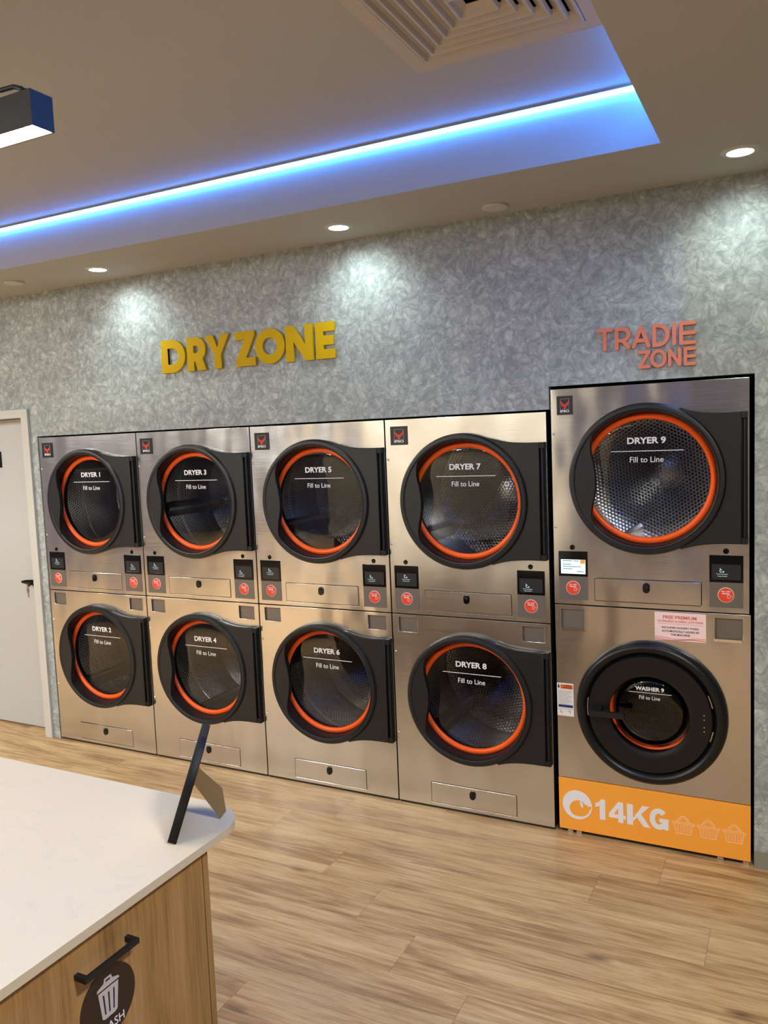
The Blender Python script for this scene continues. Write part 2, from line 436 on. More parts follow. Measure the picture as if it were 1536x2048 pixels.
bm = B_(); box(bm, XL, -1.6, YF-.1, YF, 0, 3.2); box(bm, 1.75, XR, YF-.1, YF, 0, 3.2)
struct('wall_front', fin(bm), 'room_grey')
struct('wall_front_panel', boxm(-1.6, 1.75, YF-.1, YF, 0, 3.2), 'room_cream')
# ceiling: dropped margin round a raised field
bm = B_(); top = 3.2
box(bm, XL, XR, YS, T, ZC, top); box(bm, XS, XR, YF, YS, ZC, top)
box(bm, XL, -3.4, YF, YS, ZC, top); box(bm, -3.4, XS, YF, -5.4, ZC, top)
box(bm, -3.4, 3.176, -5.4, YS, ZU, top); box(bm, 3.676, XS, -5.4, YS, ZU, top)
box(bm, 3.176, 3.676, -1.099, YS, ZU, top); box(bm, 3.176, 3.676, -5.4, -1.599, ZU, top)
struct('ceiling', fin(bm), 'plaster_ceiling')
bm = B_(); box(bm, X3, XR, -.006, .0, 0, .072)
struct('baseboard_back', fin(bm), 'skirt')
# doorway: door slab with architrave
bm = B_()
loops = []
a0, a1, zt, zi = -1.0, -.064, 2.114, 2.064
prism(bm, [(a0, 0), (a0+.06, 0), (a0+.06, zi), (a1-.06, zi), (a1-.06, 0), (a1, 0), (a1, zt), (a0, zt)], -.016, .0)
box(bm, a1-.06, a1, .0, .15, 0, zt); box(bm, a0, a0+.06, .0, .15, 0, zt); box(bm, a0+.06, a1-.06, .0, .15, zi, zt)
struct('trim_1', fin(bm, True, .003), 'trim_white')
dr = struct('door_1', boxm(a0+.063, a1-.063, .085, .125, .012, zi-.004, .002), 'door_white')
bm = B_()                                            # curved black lever pointing left
prof = [(-.155+.0, .0), (-.15, .009), (-.11, .016), (-.05, .019), (.0, .02), (.012, .012), (.012, -.012), (0, -.018), (-.05, -.017), (-.11, -.012), (-.15, -.006)]
prism(bm, [(-.140+x, 1.003+z) for x, z in prof], .026, .044); lathe(bm, [(0, .04), (.016, .04), (.016, .0849)], -.15, 1.003, 24)
mesh_obj('door_handle', fin(bm, True, .002), 'black_gloss', dr)
bm = B_(); box(bm, -.213, -.205, .004, .026, .98, 1.0)
strip(bm, arc(-.209, .975, .009, .013, 0, 360, 16)[:-1], .004, .006, .010, closed=True)
disc(bm, -.211, .953, .012, .006, .010, 20); box(bm, -.2145, -.2045, .006, .0095, .910, .945)
tag(mesh_obj('key', fin(bm), 'key'), 'small metal keys hanging from the black lever of the white door', 'key')
tag(mesh_obj('door_sign', boxm(-.62, -.458, .079, .085, 1.752, 1.857, .001), 'black_gloss'), 'small black plate high on the white door at the left frame edge', 'sign')

# blue light strips in the corner between margin and raised ceiling
def light_strip(name, label, p0, p1, axis):
    t_ = thing(name, label, 'light strip', p0, 0, 'blue light strips round the raised ceiling')
    L_ = p1
    if axis == 'x':
        bm = B_(); box(bm, 0, L_, -.024, -.0, -.003, .0); box(bm, 0, L_, -.024, -.022, -.008, -.003); mesh_obj('channel', fin(bm), 'alu', t_)
        bm = B_(); box(bm, 0, L_*.34-.002, -.012, -.001, -.015, -.003); box(bm, L_*.34+.002, L_, -.012, -.001, -.015, -.003)
        mesh_obj('diffuser', fin(bm), 'strip', t_)
    else:
        mesh_obj('channel', boxm(-.026, .0, -L_, 0, -.003, .0), 'alu', t_)
        mesh_obj('diffuser', boxm(-.012, -.001, -L_+.02, -.02, -.013, -.003), 'strip', t_)
light_strip('light_strip', 'glowing blue white light strip along the raised ceiling edge above the dryers', (-3.4, YS, ZU-.0005), XS+3.4-.003, 'x')
light_strip('light_strip', 'blue light strip along the right hand edge of the raised ceiling beside the vent', (XS, YS, ZU-.0005), 4.86, 'y')

# air vent
def air_vent():
    x0, x1, y0, y1 = 3.130, 3.722, -1.645, -1.053; cx, cy = (x0+x1)/2, (y0+y1)/2
    t_ = thing('air_vent', 'square white four way ceiling air vent beside the blue lit edge', 'vent', (cx, cy, ZU))
    def ring(bm, ro, ri, zo, zi, th=.004):
        for q in range(4):
            R = Matrix.Rotation(q*math.pi/2, 4, 'Z')
            P = [(-ro, -ro, zo), (ro, -ro, zo), (ri, -ri, zi), (-ri, -ri, zi)]
            v = [bm.verts.new(R @ Vector(p)) for p in P]; u_ = [bm.verts.new(R @ Vector((p[0], p[1], p[2]+th))) for p in P]
            bm.faces.new(v); bm.faces.new(u_[::-1])
            for i in range(4): bm.faces.new((v[i], u_[i], u_[(i+1) % 4], v[(i+1) % 4]))
    bm = B_(); ring(bm, .296, .252, -.016, -.013, .006)
    box(bm, -.296, .296, -.296, -.290, -.016, 0); box(bm, -.296, .296, .290, .296, -.016, 0); box(bm, -.296, -.290, -.29, .29, -.016, 0); box(bm, .290, .296, -.29, .29, -.016, 0)
    mesh_obj('frame', fin(bm), 'vent_white', t_)
    bm = B_(); box(bm, -.25, .25, -.25, .25, .12, .125)
    for q in range(4): box(bm, -.25, .25, .2455, .2495, -.012, .12, Matrix.Rotation(q*math.pi/2, 4, 'Z'))
    mesh_obj('duct', fin(bm), 'vent_dark', t_)
    r = .248
    for k in range(6):
        bm = B_(); ring(bm, r+.004, r, -.006, -.016, .0018); ring(bm, r, r-.007, -.016, -.0155, .0018); ring(bm, r-.007, r-.014, -.0155, -.003, .0018); ring(bm, r-.014, r-.032, -.003, .007, .0018)
        mesh_obj('louvre', fin(bm), 'vent_white', t_); r -= .038
air_vent()

# downlights and cover discs in the margin
def downlight(x, y, label):
    t_ = thing('ceiling_downlight', label, 'light', (x, y, ZC), 0, 'round downlights along the plaster wall')
    RZ = Matrix.Rotation(-math.pi/2, 4, 'X')
    me = lathem([(.046, -.004), (.046, .006), (.060, .0045), (.066, -.0)], 0, 0, 40); me.transform(RZ)
    for v in me.vertices: v.co.z = -v.co.z if v.co.z > 0 else v.co.z
    mesh_obj('trim_ring', me, 'trim_white', t_)
    bm = B_(); disc(bm, 0, 0, .046, 0, .002, 36); me = fin(bm); me.transform(Matrix.Translation((0, 0, -.0015)) @ RZ)
    mesh_obj('lamp', me, 'disc_light', t_)
    s = add_light('downlight_beam', 'SPOT', (0, 0, -.02), (math.radians(24), 0, 0), energy=SPOT, color=(.86, 1.0, .95), spot_size=math.radians(124), spot_blend=1.0, shadow_soft_size=.03)
    s.parent = t_
downlight(.855, -.247, 'lit round downlight at the left above the DRY ZONE lettering')
downlight(2.349, -.235, 'lit round downlight in the middle of the ceiling margin, above dryer 5')
downlight(4.035, -.285, 'lit round downlight at the far right above the TRADIE ZONE lettering')
for x, y, lb in ((3.064, -.134, 'flat round white cover disc between the middle and right downlights'), (.241, -.284, 'flat round white cover disc at the left, by the wall above the door')):
    bm = B_(); lathe(bm, [(0, .010), (.052, .010), (.056, .006), (.056, 0)], 0, 0, 36); me = fin(bm, True)
    me.transform(Matrix.Rotation(math.pi/2, 4, 'X'))
    for v in me.vertices: v.co.z = -abs(v.co.z)
    tag(mesh_obj('ceiling_cover_disc', me, 'trim_white', None, (x, y, ZC)), lb, 'ceiling disc', 'round cover discs in the ceiling margin')

# linear pendant over the counter (and unseen mates added for fill and reflections)
def pendant(x1, y, z, label, group=None, L_=1.25):
    t_ = thing('pendant_light', label, 'light', (x1, y, z), 0, group)
    hw = .031
    bm = B_(); box(bm, -L_, 0, -hw, -hw+.003, 0, .078); box(bm, -L_, 0, hw-.003, hw, 0, .078)
    box(bm, -L_, 0, -hw+.003, hw-.003, .070, .078); box(bm, -.003, 0, -hw+.003, hw-.003, 0, .07); box(bm, -L_, -L_+.003, -hw+.003, hw-.003, 0, .07)
    mesh_obj('housing', fin(bm), 'pend_black', t_)
    mesh_obj('diffuser', boxm(-L_+.003, -.003, -hw+.003, hw-.003, .003, .006), 'pend_light', t_)
    bm = B_(); lathe(bm, [(0, -.018), (.009, -.018), (.013, -.012), (.015, 0)], 0, 0, 20); me = fin(bm, True); me.transform(Matrix.Translation((-.050, 0, .078)) @ Matrix.Rotation(-math.pi/2, 4, 'X'))
    for v in me.vertices:
        if v.co.z < .078: v.co.z = .156-v.co.z
    mesh_obj('cable_gland', me, 'pend_black', t_)
    bm = B_(); tube(bm, [(-.052, 0, .088), (-.060, 0, .100), (-.085, 0, .110), (-.13, 0, .112), (-.2, 0, .125), (-.3, 0, .19), (-.34, 0, ZU-z)], .0055, 10)
    mesh_obj('cable', fin(bm, True), 'pend_black', t_)
    for xx in (-.34, -L_+.34):
        bm = B_(); tube(bm, [(xx, 0, .076), (xx, 0, ZU-z)], .0012, 6); mesh_obj('suspension_wire', fin(bm), 'alu', t_)
pendant(2.70, -2.19, 2.571, 'black linear pendant with a glowing warm underside at the left frame edge')
for i, (x, y) in enumerate(((1.0, -2.19), (2.70, -4.0), (1.0, -4.0), (-.8, -2.19), (-.8, -4.0))):
    pendant(x, y, 2.571, 'added unseen black linear pendant ' + ('over the middle of the worktop', 'behind the camera above the aisle', 'behind the worktop, second from the camera', 'at the far left end of the room above the worktop', 'in the far left corner behind the worktop')[i], 'added pendants outside the picture')
# unseen fill lamps added to brighten the room (outside the picture)
for x, y, k_ in ((4.7, -2.7, .42), (-.5, -3.5, .58), (-2.2, -2.6, .75), (1.7, -4.3, .24), (.2, -5.0, .35), (-1.6, -4.6, .6)):
    a_ = add_light('fill_lamp', 'AREA', (x, y, (ZC if x > 4 else ZU)-.01), (0, 0, 0), energy=FILL*k_, color=(1, .985, .93), shape='DISK', size=.35)
for x, e_ in ((-1.0, 4), (.3, 4), (1.4, 4)):  # added lamps brightening the opposite wall that the steel fronts reflect
    add_light('wall_fill_lamp', 'AREA', (x, -5.75, ZC-.01), (0, 0, 0), energy=e_, color=(1, .97, .90), shape='DISK', size=.2)

# ------------------------------------------------------------------ machines
def poly_logo(cx, cz, w_, h_, y):
    """black badge contents: frame, red mask, word"""
    bm = B_(); x0, x1 = cx-w_*.27, cx+w_*.27; zt, zb = cz+h_*.34, cz-h_*.20
    strip(bm, [(x0, zt), (x1, zt), (x1, zb), (x0, zb)], w_*.02, y-.0006, y, closed=True); fr = fin(bm)
    bm = B_()
    for s in (-1, 1):
        q = lambda a, b: (cx+s*a*w_, cz+b*h_)
        prism(bm, [q(.0, .02), q(.07, .09), q(.14, .12), q(.22, .20), q(.25, .29), q(.26, .20), q(.24, .10), q(.17, .04), q(.10, -.0), q(.05, -.06), q(.0, -.17)], y-.001, y)
        prism(bm, [q(.22, .055), q(.20, -.005), q(.13, -.075), q(.075, -.10), q(.10, -.045), q(.15, .0)], y-.001, y)
        prism(bm, [q(.03, -.09), q(.07, -.13), q(.03, -.18), q(.0, -.20), q(0, -.18)], y-.001, y)
    rd = fin(bm)
    return fr, rd, text('IPSO', cx-w_*.28, cx+w_*.28, cz-h_*.37, cz-h_*.24, y-.0007, .0007, .035)

MC = {}
def cached(key, f):
    if key not in MC: MC[key] = f()
    return MC[key]
def P_(name, key, f, m, parent, loc=(0, 0, 0)):
    me = cached(key, f); return mesh_obj(name, me, m, parent, loc)

def door_rim():
    bm = B_()
    lathe(bm, [(.320, -.0015), (.3205, -.020), (.3175, -.036), (.311, -.045), (.305, -.0465), (.2955, -.0465), (.2935, -.0445), (.2915, -.0465), (.287, -.045), (.2845, -.038), (.281, -.005), (.279, .022), (.262, .036), (.262, .064)], .405, 0, 120)
    return fin(bm, True)
def hinge_plate():
    up_ = [(.50, .300), (.548, .2925), (.575, .284), (.605, .2765), (.64, .2705), (.68, .267), (.72, .2655), (.777, .265)]
    pts = up_+[(x, -z) for x, z in up_[::-1]]
    outer = pts+[(.50, -.30)]
    r = [(.405+.30*math.cos(math.radians(a)), .30*math.sin(math.radians(a))) for a in range(-66, 67, 4)]
    lp = r[::-1][:0]+up_[1:]+[(x, -z) for x, z in up_[1:][::-1]]+r
    return shape([lp], -.034, .030, .003)
def hinge_mesh():
    bm = B_()
    box(bm, .7775, .800, -.030, -.002, .240, .2655); box(bm, .7775, .800, -.030, -.002, -.2655, -.240)
    box(bm, .778, .799, -.012, -.002, -.24, .24)
    tube(bm, [(.789, -.018, -.238), (.789, -.018, .238)], .0075, 14)
    tube(bm, [(.789, -.0275, -.262), (.789, -.0275, -.243)], .004, 10); tube(bm, [(.789, -.0275, .243), (.789, -.0275, .262)], .004, 10)
    return fin(bm, True, .0012, 1)
def grip_mesh():
    inner = [(-.213, .196), (-.219, .168), (-.2215, .14), (-.219, .11), (-.212, .08), (-.205, .045), (-.2015, .01), (-.202, -.03), (-.208, -.07), (-.216, -.105), (-.2205, -.14), (-.2195, -.168), (-.212, -.198)]
    o = [(-.288*math.cos(math.radians(a)), .288*math.sin(math.radians(a))) for a in range(-43, 44, 4)]
    return shape([[(x+.405, z) for x, z in inner+o]], -.0475, .030, .002)
def drum_wall_m():
    bm = B_(); lathe(bm, [(.262, .064), (.30, .066), (.358, .085), (.365, .10), (.365, .285), (.362, .287), (.362, .293), (.365, .295), (.365, .58)], 0, 0, 96); return fin(bm, True)
def drum_back_m():
    bm = B_(); lathe(bm, [(.365, .58), (.30, .60), (.10, .605), (.07, .59), (0, .585)], 0, 0, 96); return fin(bm, True)
def lifter_m(k):
    bm = B_(); a = math.radians(120*k); R = Matrix.Rotation(a, 4, 'Y')
    pr = [(-.045, -.362), (-.014, -.285), (0, -.278), (.014, -.285), (.045, -.362)]
    prism(bm, pr, .10, .57); me = fin(bm, True, .004, 2); me.transform(R); return me

def dryer_door(par, zc, num, rot, tname='DRYER'):
    d = P_('door', 'hp', hinge_plate, 'black', par, (0, 0, zc))
    P_('door_rim', 'rim', door_rim, 'black', d)
    P_('hinge', 'hinge', hinge_mesh, 'black_soft', d)
    P_('door_grip', 'grip', grip_mesh, 'black', d)
    o = P_('seal_ring', 'seal', lambda: lathem([(.281, .036), (.2795, .026), (.275, .0195), (.268, .0165), (.260, .0175), (.254, .0225), (.251, .031)], .405, 0, 120), 'orange', d)
    o['label'] = 'glossy orange seal ring'
    P_('door_glass', 'gl', lambda: lathem([(0, .0225), (.12, .023), (.22, .0245), (.252, .028)], .405, 0, 96), 'glass', d)
    me = join(text('%s %s' % (tname, num), .326, .484 if tname == 'DRYER' else .49, .148, .1765, .0212, .0007, .032),
              boxm(.257, .555, .0213, .0220, .1165, .1195), text('Fill to Line', .336, .474, .0695, .0935, .0212, .0007, .004))
    o = mesh_obj('door_lettering', me, 'white_vinyl', d)
    g = P_('drum', 'dw', drum_wall_m, 'drum_wall', par, (.405, 0, zc)); g.rotation_euler = (0, math.radians(rot), 0)
    P_('drum_back', 'db', drum_back_m, 'drum_back', g)
    for k in range(3): P_('lifter', 'lf%d' % k, lambda k=k: lifter_m(k), 'drum_plain', g)

def control(par, x0, lit=False, xoff=0, ioff=(0, 0)):
    """display, payment plate and lens; z relative to upper machine base"""
    c = P_('control_panel', 'cp', lambda: boxm(0, .129, -.0015, .006, .024, .129, .001), 'panel_grey', par, (x0, 0, 0))
    P_('display_housing', 'dh', lambda: shape([rrect(0, .129, .129, .241, .002), rrect(.009, .119, .140, .204, .001)], -.003, .009, .001), 'black_gloss', c)
    if lit:
        o = P_('display_screen', 'dso', lambda: boxm(.010, .119, -.0006, .004, .140, .205), 'screen_on', c); o['label'] = 'lit pale blue screen'
        me = join(boxm(.096, .117, -.0012, -.0008, .186, .2035)); mesh_obj('screen_icon', me, 'screen_orange', o)
        bm = B_()
        for i, (a, b, z) in enumerate(((.018, .06, .198), (.066, .09, .198), (.018, .055, .182), (.018, .07, .172), (.018, .06, .162), (.08, .112, .150), (.07, .1, .172))): box(bm, a, b, -.0011, -.0007, z-.0015, z+.0015)
        mesh_obj('screen_text', fin(bm), 'pocket', o)
    else:
        o = P_('display_screen', 'dsd', lambda: boxm(.009, .119, -.0004, .004, .140, .204), 'screen_dark', c)
        ox, oz = ioff
        def ico():
            bm = B_(); strip(bm, arc(.060, .186, .0045, .0055, 40, 330, 14), .0018, -.0011, -.0007); strip(bm, [(.0565, .198), (.0575, .190)], .0022, -.0011, -.0007)
            disc(bm, .069, .183, .0028, -.0011, -.0007, 12)
            return join(fin(bm), text('Touch anywhere', .042, .086, .1705, .1755, -.0011, .0004), text('to get started', .046, .082, .162, .167, -.0011, .0004))
        P_('screen_text', 'ico', ico, 'screen_text', o, (ox, 0, oz))
    b = P_('payment_badge', 'pb0', lambda: lathem([(0, -.0035), (.0295, -.0035), (.0315, -.002), (.0315, 0)], 0, 0, 40), 'badge_rim', c, (.0635+xoff, 0, .077))
    P_('badge_face', 'pb1', lambda: lathem([(0, -.0045), (.0285, -.0045), (.0295, -.0035)], 0, 0, 40), 'badge_red', b)
    def bt():
        bm = B_(); strip(bm, [(.006, .0), (.016, .0), (.016, -.012), (.006, -.012)], .0013, -.0052, -.0045, closed=True)
        strip(bm, arc(.020, -.004, .004, .004, -60, 60, 6), .0012, -.0052, -.0045)
        return join(text('Pay with', -.017, .017, .0115, .0185, -.0052, .0007, .03), text('Mobile', -.014, .014, .0035, .010, -.0052, .0007, .03), fin(bm))
    P_('badge_lettering', 'pb2', bt, 'white_vinyl', b)
    return c

def drawer(par, z0, z1, x0=.1825, x1=.6245, up=True):
    k = 'dwr%.3f' % (z1-z0)
    d = P_('lint_drawer', k, lambda: shape([rrect(x0+.0018, x1-.0018, .0018, z1-z0-.0018, .006)], -.0022, .012, .0022), 'steel', par, (0, 0, z0))
    def lock():
        bm = B_(); prism(bm, rrect(-.0145, .0145, -.022, .021, .0143, 6), -.008, -.002); return fin(bm, True, .002, 2)
    l_ = P_('lock', 'lock', lock, 'black_gloss', d, (.4025, 0, (z1-z0)*.66))
    P_('lock_cylinder', 'lockc', lambda: lathem([(0, -.011), (.0085, -.011), (.0095, -.0085)], 0, .008, 24), 'black_soft', l_)

def screws(par, pts):
    for x, z in pts: P_('screw', 'scr', lambda: lathem([(0, -.0045), (.003, -.004), (.0058, -.0015), (.006, 0)], 0, 0, 20), 'screw', par, (x, 0, z))
def lens(par, x, z): P_('sensor', 'lens', lambda: lathem([(0, -.0012), (.0045, -.0012), (.0055, -.0028), (.0095, -.003), (.0115, -.001), (.0115, 0)], 0, 0, 28), 'black_gloss', par, (x, 0, z))
def casing(h):
    bm = B_(); W = .801
    box(bm, .007, .012, .0125, .98, .004, h); box(bm, W-.005, W, .0125, .98, .004, h)
    box(bm, .012, W-.005, .0125, .98, .004, .010); box(bm, .012, W-.005, .0125, .98, h-.006, h); box(bm, .012, W-.005, .975, .98, .01, h-.006)
    return fin(bm)
def pocket(par, x0, x1, z0, z1, lip=False):
    k = 'pk%.3f%.3f' % (x1-x0, z1-z0)
    def f():
        w_, h_ = x1-x0, z1-z0; bm = B_()
        prism(bm, [(0, 0), (w_, 0), (w_, h_), (0, h_)], .010, .012)
        box(bm, 0, .0015, .001, .010, 0, h_); box(bm, w_-.0015, w_, .001, .010, 0, h_); box(bm, .0015, w_-.0015, .001, .010, h_-.0015, h_); box(bm, .0015, w_-.0015, .001, .010, 0, .0015)
        return fin(bm)
    p = P_('recessed_pocket', k, f, 'pocket', par, (x0, 0, z0))
    if lip:
        P_('pocket_lip', 'plip%.3f' % (x1-x0), lambda: boxm(.001, x1-x0-.001, -.004, .001, -.001, .010, .001), 'chrome', p)
def front(h, holes, z0=.0):
    return shape([rrect(.003, .805, z0, h, .002)]+holes, 0, .012, .0012)

def upper_dryer(x, zb, num, rot, label, d9=False, group='numbered dryers'):
    t_ = thing('dryer', label, 'dryer', (x, 0, zb), 0, group)
    h = .957; zc = .558
    P_('casing', 'cas%.3f' % h, lambda: casing(h), 'casing', t_)
    Hh = [circ(.405, zc, .300), rrect(.1825, .6245, .0235, .126, .006)]
    P_('front_panel', 'fp_u', lambda: front(h, Hh, .0025), 'steel', t_)
    dryer_door(t_, zc, num, rot)
    drawer(t_, .0235, .126)
    control(t_, .025, d9, 0, (-.003, 0)); control(t_, .6535, False, 0, (-.015 if num in (5, 7, 9, 3) else .0, -.018 if num in (7, 3) else -.010))
    lens(t_, .0875, .2585); lens(t_, .7175, .2585)
    screws(t_, [(.0145, .763), (.0145, .349)])
    if d9: w_, h_, cx, cz = .071, .082, .066, .885
    else: w_, h_, cx, cz = .092, .090, .078, .878
    k = 'lg%d' % d9
    b = P_('brand_badge', k, lambda: boxm(cx-w_/2, cx+w_/2, -.0025, 0, cz-h_/2, cz+h_/2, .0006, 1), 'badge_black', t_)
    if k+'x' not in MC: MC[k+'x'] = poly_logo(cx, cz, w_, h_, -.0025)
    fr, rd, tx = MC[k+'x']
    mesh_obj('badge_frame', fr, 'grey_line', b); mesh_obj('badge_emblem', rd, 'red', b); mesh_obj('badge_lettering', tx, 'white_vinyl', b)
    return t_
def lower_dryer(x, num, rot, label, group='numbered dryers'):
    t_ = thing('dryer', label, 'dryer', (x, 0, 0), 0, group)
    h = .9725; zc = .5785
    P_('casing', 'cas%.3f' % h, lambda: casing(h), 'casing', t_)
    Hh = [circ(.405, zc, .300), rrect(.1825, .6245, .030, .136, .006), rrect(.036, .139, .885, .959), rrect(.671, .775, .885, .957)]
    P_('front_panel', 'fp_l', lambda: front(h, Hh, .012), 'steel', t_)
    P_('kick_strip', 'kick', lambda: boxm(.006, .802, .006, .03, 0, .0115), 'casing', t_)
    dryer_door(t_, zc, num, rot)
    drawer(t_, .030, .136)
    pocket(t_, .036, .139, .885, .959); pocket(t_, .671, .775, .885, .957)
    screws(t_, [(.0145, .782), (.0145, .363)])
    return t_
words = {1: 'upper left dryer, lettered DRYER 1, next to the white door', 2: 'dryer lettered DRYER 2, lowest at the left beneath dryer 1',
         3: 'upper dryer lettered DRYER 3, second column from the left', 4: 'lower dryer lettered DRYER 4, right behind the black picture frame',
         5: 'upper dryer lettered DRYER 5, middle column, blue reflections in its drum', 6: 'lower dryer lettered DRYER 6, middle column',
         7: 'upper dryer lettered DRYER 7, left of the taller machine stack', 8: 'lower dryer lettered DRYER 8, left of the orange based washer',
         9: 'upper dryer lettered DRYER 9 with one lit screen, stacked on the washer'}
ROT = {1: 10, 2: 50, 3: 80, 4: 25, 5: 64, 6: 100, 7: -62, 8: 47, 9: 25}
for i in range(4):
    upper_dryer(i*PITCHX, .975, 2*i+1, ROT[2*i+1], words[2*i+1])
    lower_dryer(i*PITCHX, 2*i+2, ROT[2*i+2], words[2*i+2])
XW = 3.2505
upper_dryer(XW-.003, 1.0700, 9, ROT[9], words[9], True)

# ---- washer
def washer():
    t_ = thing('washer', 'washing machine lettered WASHER 9 with round black door above an orange 14KG panel', 'washer', (XW, 0, 0))
    h = 1.0675
    mesh_obj('casing', casing(h), 'casing', t_)
    zc = .614
    Hh = [circ(.405, zc, .285), rrect(.027, .132, .953, 1.050), rrect(.671, .777, .951, 1.049)]
    mesh_obj('front_panel', shape([rrect(.001, .8075, .2655, h, .002)]+Hh, 0, .012, .0012), 'steel', t_)
    pocket(t_, .027, .132, .953, 1.050, True); pocket(t_, .671, .777, .951, 1.049, True)
    d = mesh_obj('door', lathem([(.314, -.001), (.3155, -.008), (.3145, -.018), (.308, -.032), (.298, -.041), (.287, -.043), (.277, -.039), (.268, -.029), (.263, -.020), (.2605, -.018), (.259, -.022), (.2575, -.034), (.254, -.038), (.22, -.0385), (.192, -.0385), (.187, -.0375), (.176, -.034), (.1675, -.031), (.1655, -.027), (.170, -.020), (.186, -.014), (.187, .062)], .408, zc, 120), 'washer_black', t_)
    bm = B_(); box(bm, -.012, .136, -.088, -.070, -.015, .009); me = fin(bm, True, .004, 2)
    hd = mesh_obj('door_handle', me, 'black_soft', d, (.178, 0, zc))
    bm = B_(); box(bm, -.014, .030, -.070, -.036, -.013, .008); lathe(bm, [(0, -.046), (.020, -.046), (.024, -.036)], .016, .006, 28); mesh_obj('handle_mount', fin(bm, True), 'washer_black', hd)
    o = mesh_obj('seal_ring', lathem([(.187, .058), (.1855, .048), (.179, .042), (.171, .045), (.168, .058)], .408, zc, 96), 'orange', d); o['label'] = 'orange inner door ring'
    mesh_obj('glass_collar', lathem([(.1685, .056), (.164, .048), (.158, .046), (.155, .052), (.154, .08)], .408, zc, 96), 'steel_flat', d)
    mesh_obj('door_glass', lathem([(.157, .052), (.154, .028), (.147, .012), (.135, .003), (.11, .0), (.0, -.001)], .408, zc, 96), 'glass_washer', d)
    bm = B_()
    for a0, a1, r in ((262, 282, .2635), ):
        a_ = [(.408+r*math.sin(math.radians(a)), zc+r*math.cos(math.radians(a))) for a in range(a0, a1, 2)]
        strip(bm, a_, .0045, -.0235, -.0205)
    for a0, a1 in ((66, 80), (100, 112)):
        a_ = [(.408+.2605*math.sin(math.radians(a)), zc+.2605*math.cos(math.radians(a))) for a in range(a0, a1, 2)]
        strip(bm, a_, .005, -.0235, -.0205)
    mesh_obj('hinge_clip', fin(bm), 'steel_flat', d)
    bm = B_()
    for z in (.640, .621, .589, .571): lathe(bm, [(0, -.0405), (.0028, -.040), (.0032, -.0384)], .632, z, 12)
    mesh_obj('door_screws', fin(bm, True), 'screw', d)
    me = join(text('WASHER 9', .348, .468, .7095, .7275, -.0025, .0006, .03), boxm(.320, .499, -.0025, -.0019, .6995, .7015), text('Fill to Line', .364, .451, .671, .687, -.0025, .0006, .0))
    # lettering sits on the pane, just ahead of it
    mesh_obj('door_lettering', me, 'white_vinyl', d)
    g = mesh_obj('drum', drum_wall_m(), 'drum_wall', t_, (.405, .02, zc)); g.rotation_euler = (0, .6, 0)
    mesh_obj('drum_back', drum_back_m(), 'drum_back', g)
    mesh_obj('tub_front', shape([circ(.405, zc, .30), circ(.405, zc, .155)], .08, .004), 'steel_flat', t_)
    # orange base panel with print
    b = mesh_obj('base_panel', shape([rrect(.001, .8075, .0195, .2615, .001)], -.001, .013, .001), 'orange_panel', t_)
    b['label'] = 'orange base panel printed 14KG'
    Y0, Y1 = -.0018, -.001; bm = B_()
    # swirl emblem: ring with a wave breaking into it
    cx, cz = .0845, .142
    pts = arc(cx-.004, cz-.006, .052, .054, 150, 395, 40)
    out = [(cx+.0665*math.cos(math.radians(a)), cz+.068*math.sin(math.radians(a))) for a in range(35, 396-25, 5)]
    inn = [(cx+.002+.043*math.cos(math.radians(a)), cz-.001+.042*math.sin(math.radians(a))) for a in range(8, 335, 6)]
    n_ = 60
    A = [(cx+.067*math.cos(math.radians(t)), cz+.068*math.sin(math.radians(t))) for t in [20+340*i/n_ for i in range(n_+1)]]
    rin = lambda t: (.030 if t < 150 else .030+.016*min(1, (t-150)/90))
    Bp = [(cx+.006+rin(t)*1.12*math.cos(math.radians(t)), cz-.008+rin(t)*math.sin(math.radians(t))) for t in [35+310*i/n_ for i in range(n_+1)]]
    va = [[bm.verts.new((p[0], y, p[1])) for p in S] for S in (A, Bp) for y in (Y0, Y1)]
    for i in range(n_):
        bm.faces.new((va[0][i], va[0][i+1], va[2][i+1], va[2][i])); bm.faces.new((va[1][i], va[3][i], va[3][i+1], va[1][i+1]))
        bm.faces.new((va[0][i], va[1][i], va[1][i+1], va[0][i+1])); bm.faces.new((va[2][i], va[2][i+1], va[3][i+1], va[3][i]))
    Y0 -= .0002
    prism(bm, [(cx+.028, cz+.020), (cx+.046, cz+.030), (cx+.067, cz+.016), (cx+.066, cz-.004), (cx+.058, cz+.004), (cx+.050, cz-.003), (cx+.044, cz+.008), (cx+.036, cz+.004), (cx+.034, cz+.014)], Y0, Y1)
    prism(bm, [(cx+.012, cz+.024), (cx+.026, cz+.010), (cx+.028, cz-.006), (cx+.020, cz-.010), (cx+.014, cz+.002)], Y0, Y1)
    Y0 += .0002
    mesh_obj('swirl_emblem', fin(bm), 'white_vinyl', b)
    bm = B_(); z0, z1 = .092, .187; H_ = z1-z0
    q = lambda x, z: (x, z0+z*H_)
    prism(bm, [q(.186, 0), q(.211, 0), q(.211, 1), q(.193, 1), q(.182, .84), q(.167, .76), q(.167, .58), q(.186, .66)], Y0, Y1)   # 1
    prism(bm, [q(.268, 0), q(.290, 0), q(.290, 1), q(.268, 1)], Y0, Y1)                                                    # 4
    prism(bm, [q(.227, .20), q(.300, .20), q(.300, .38), q(.227, .38)], Y0-.00005, Y1)
    prism(bm, [q(.227, .38), q(.248, .38), q(.272, .74), q(.268, 1)], Y0-.0001, Y1)
    prism(bm, [q(.306, 0), q(.332, 0), q(.332, 1), q(.306, 1)], Y0, Y1)                                                    # K
    prism(bm, [q(.332, .34), q(.372, 1), q(.402, 1), q(.356, .47), q(.332, .20)], Y0-.00005, Y1)
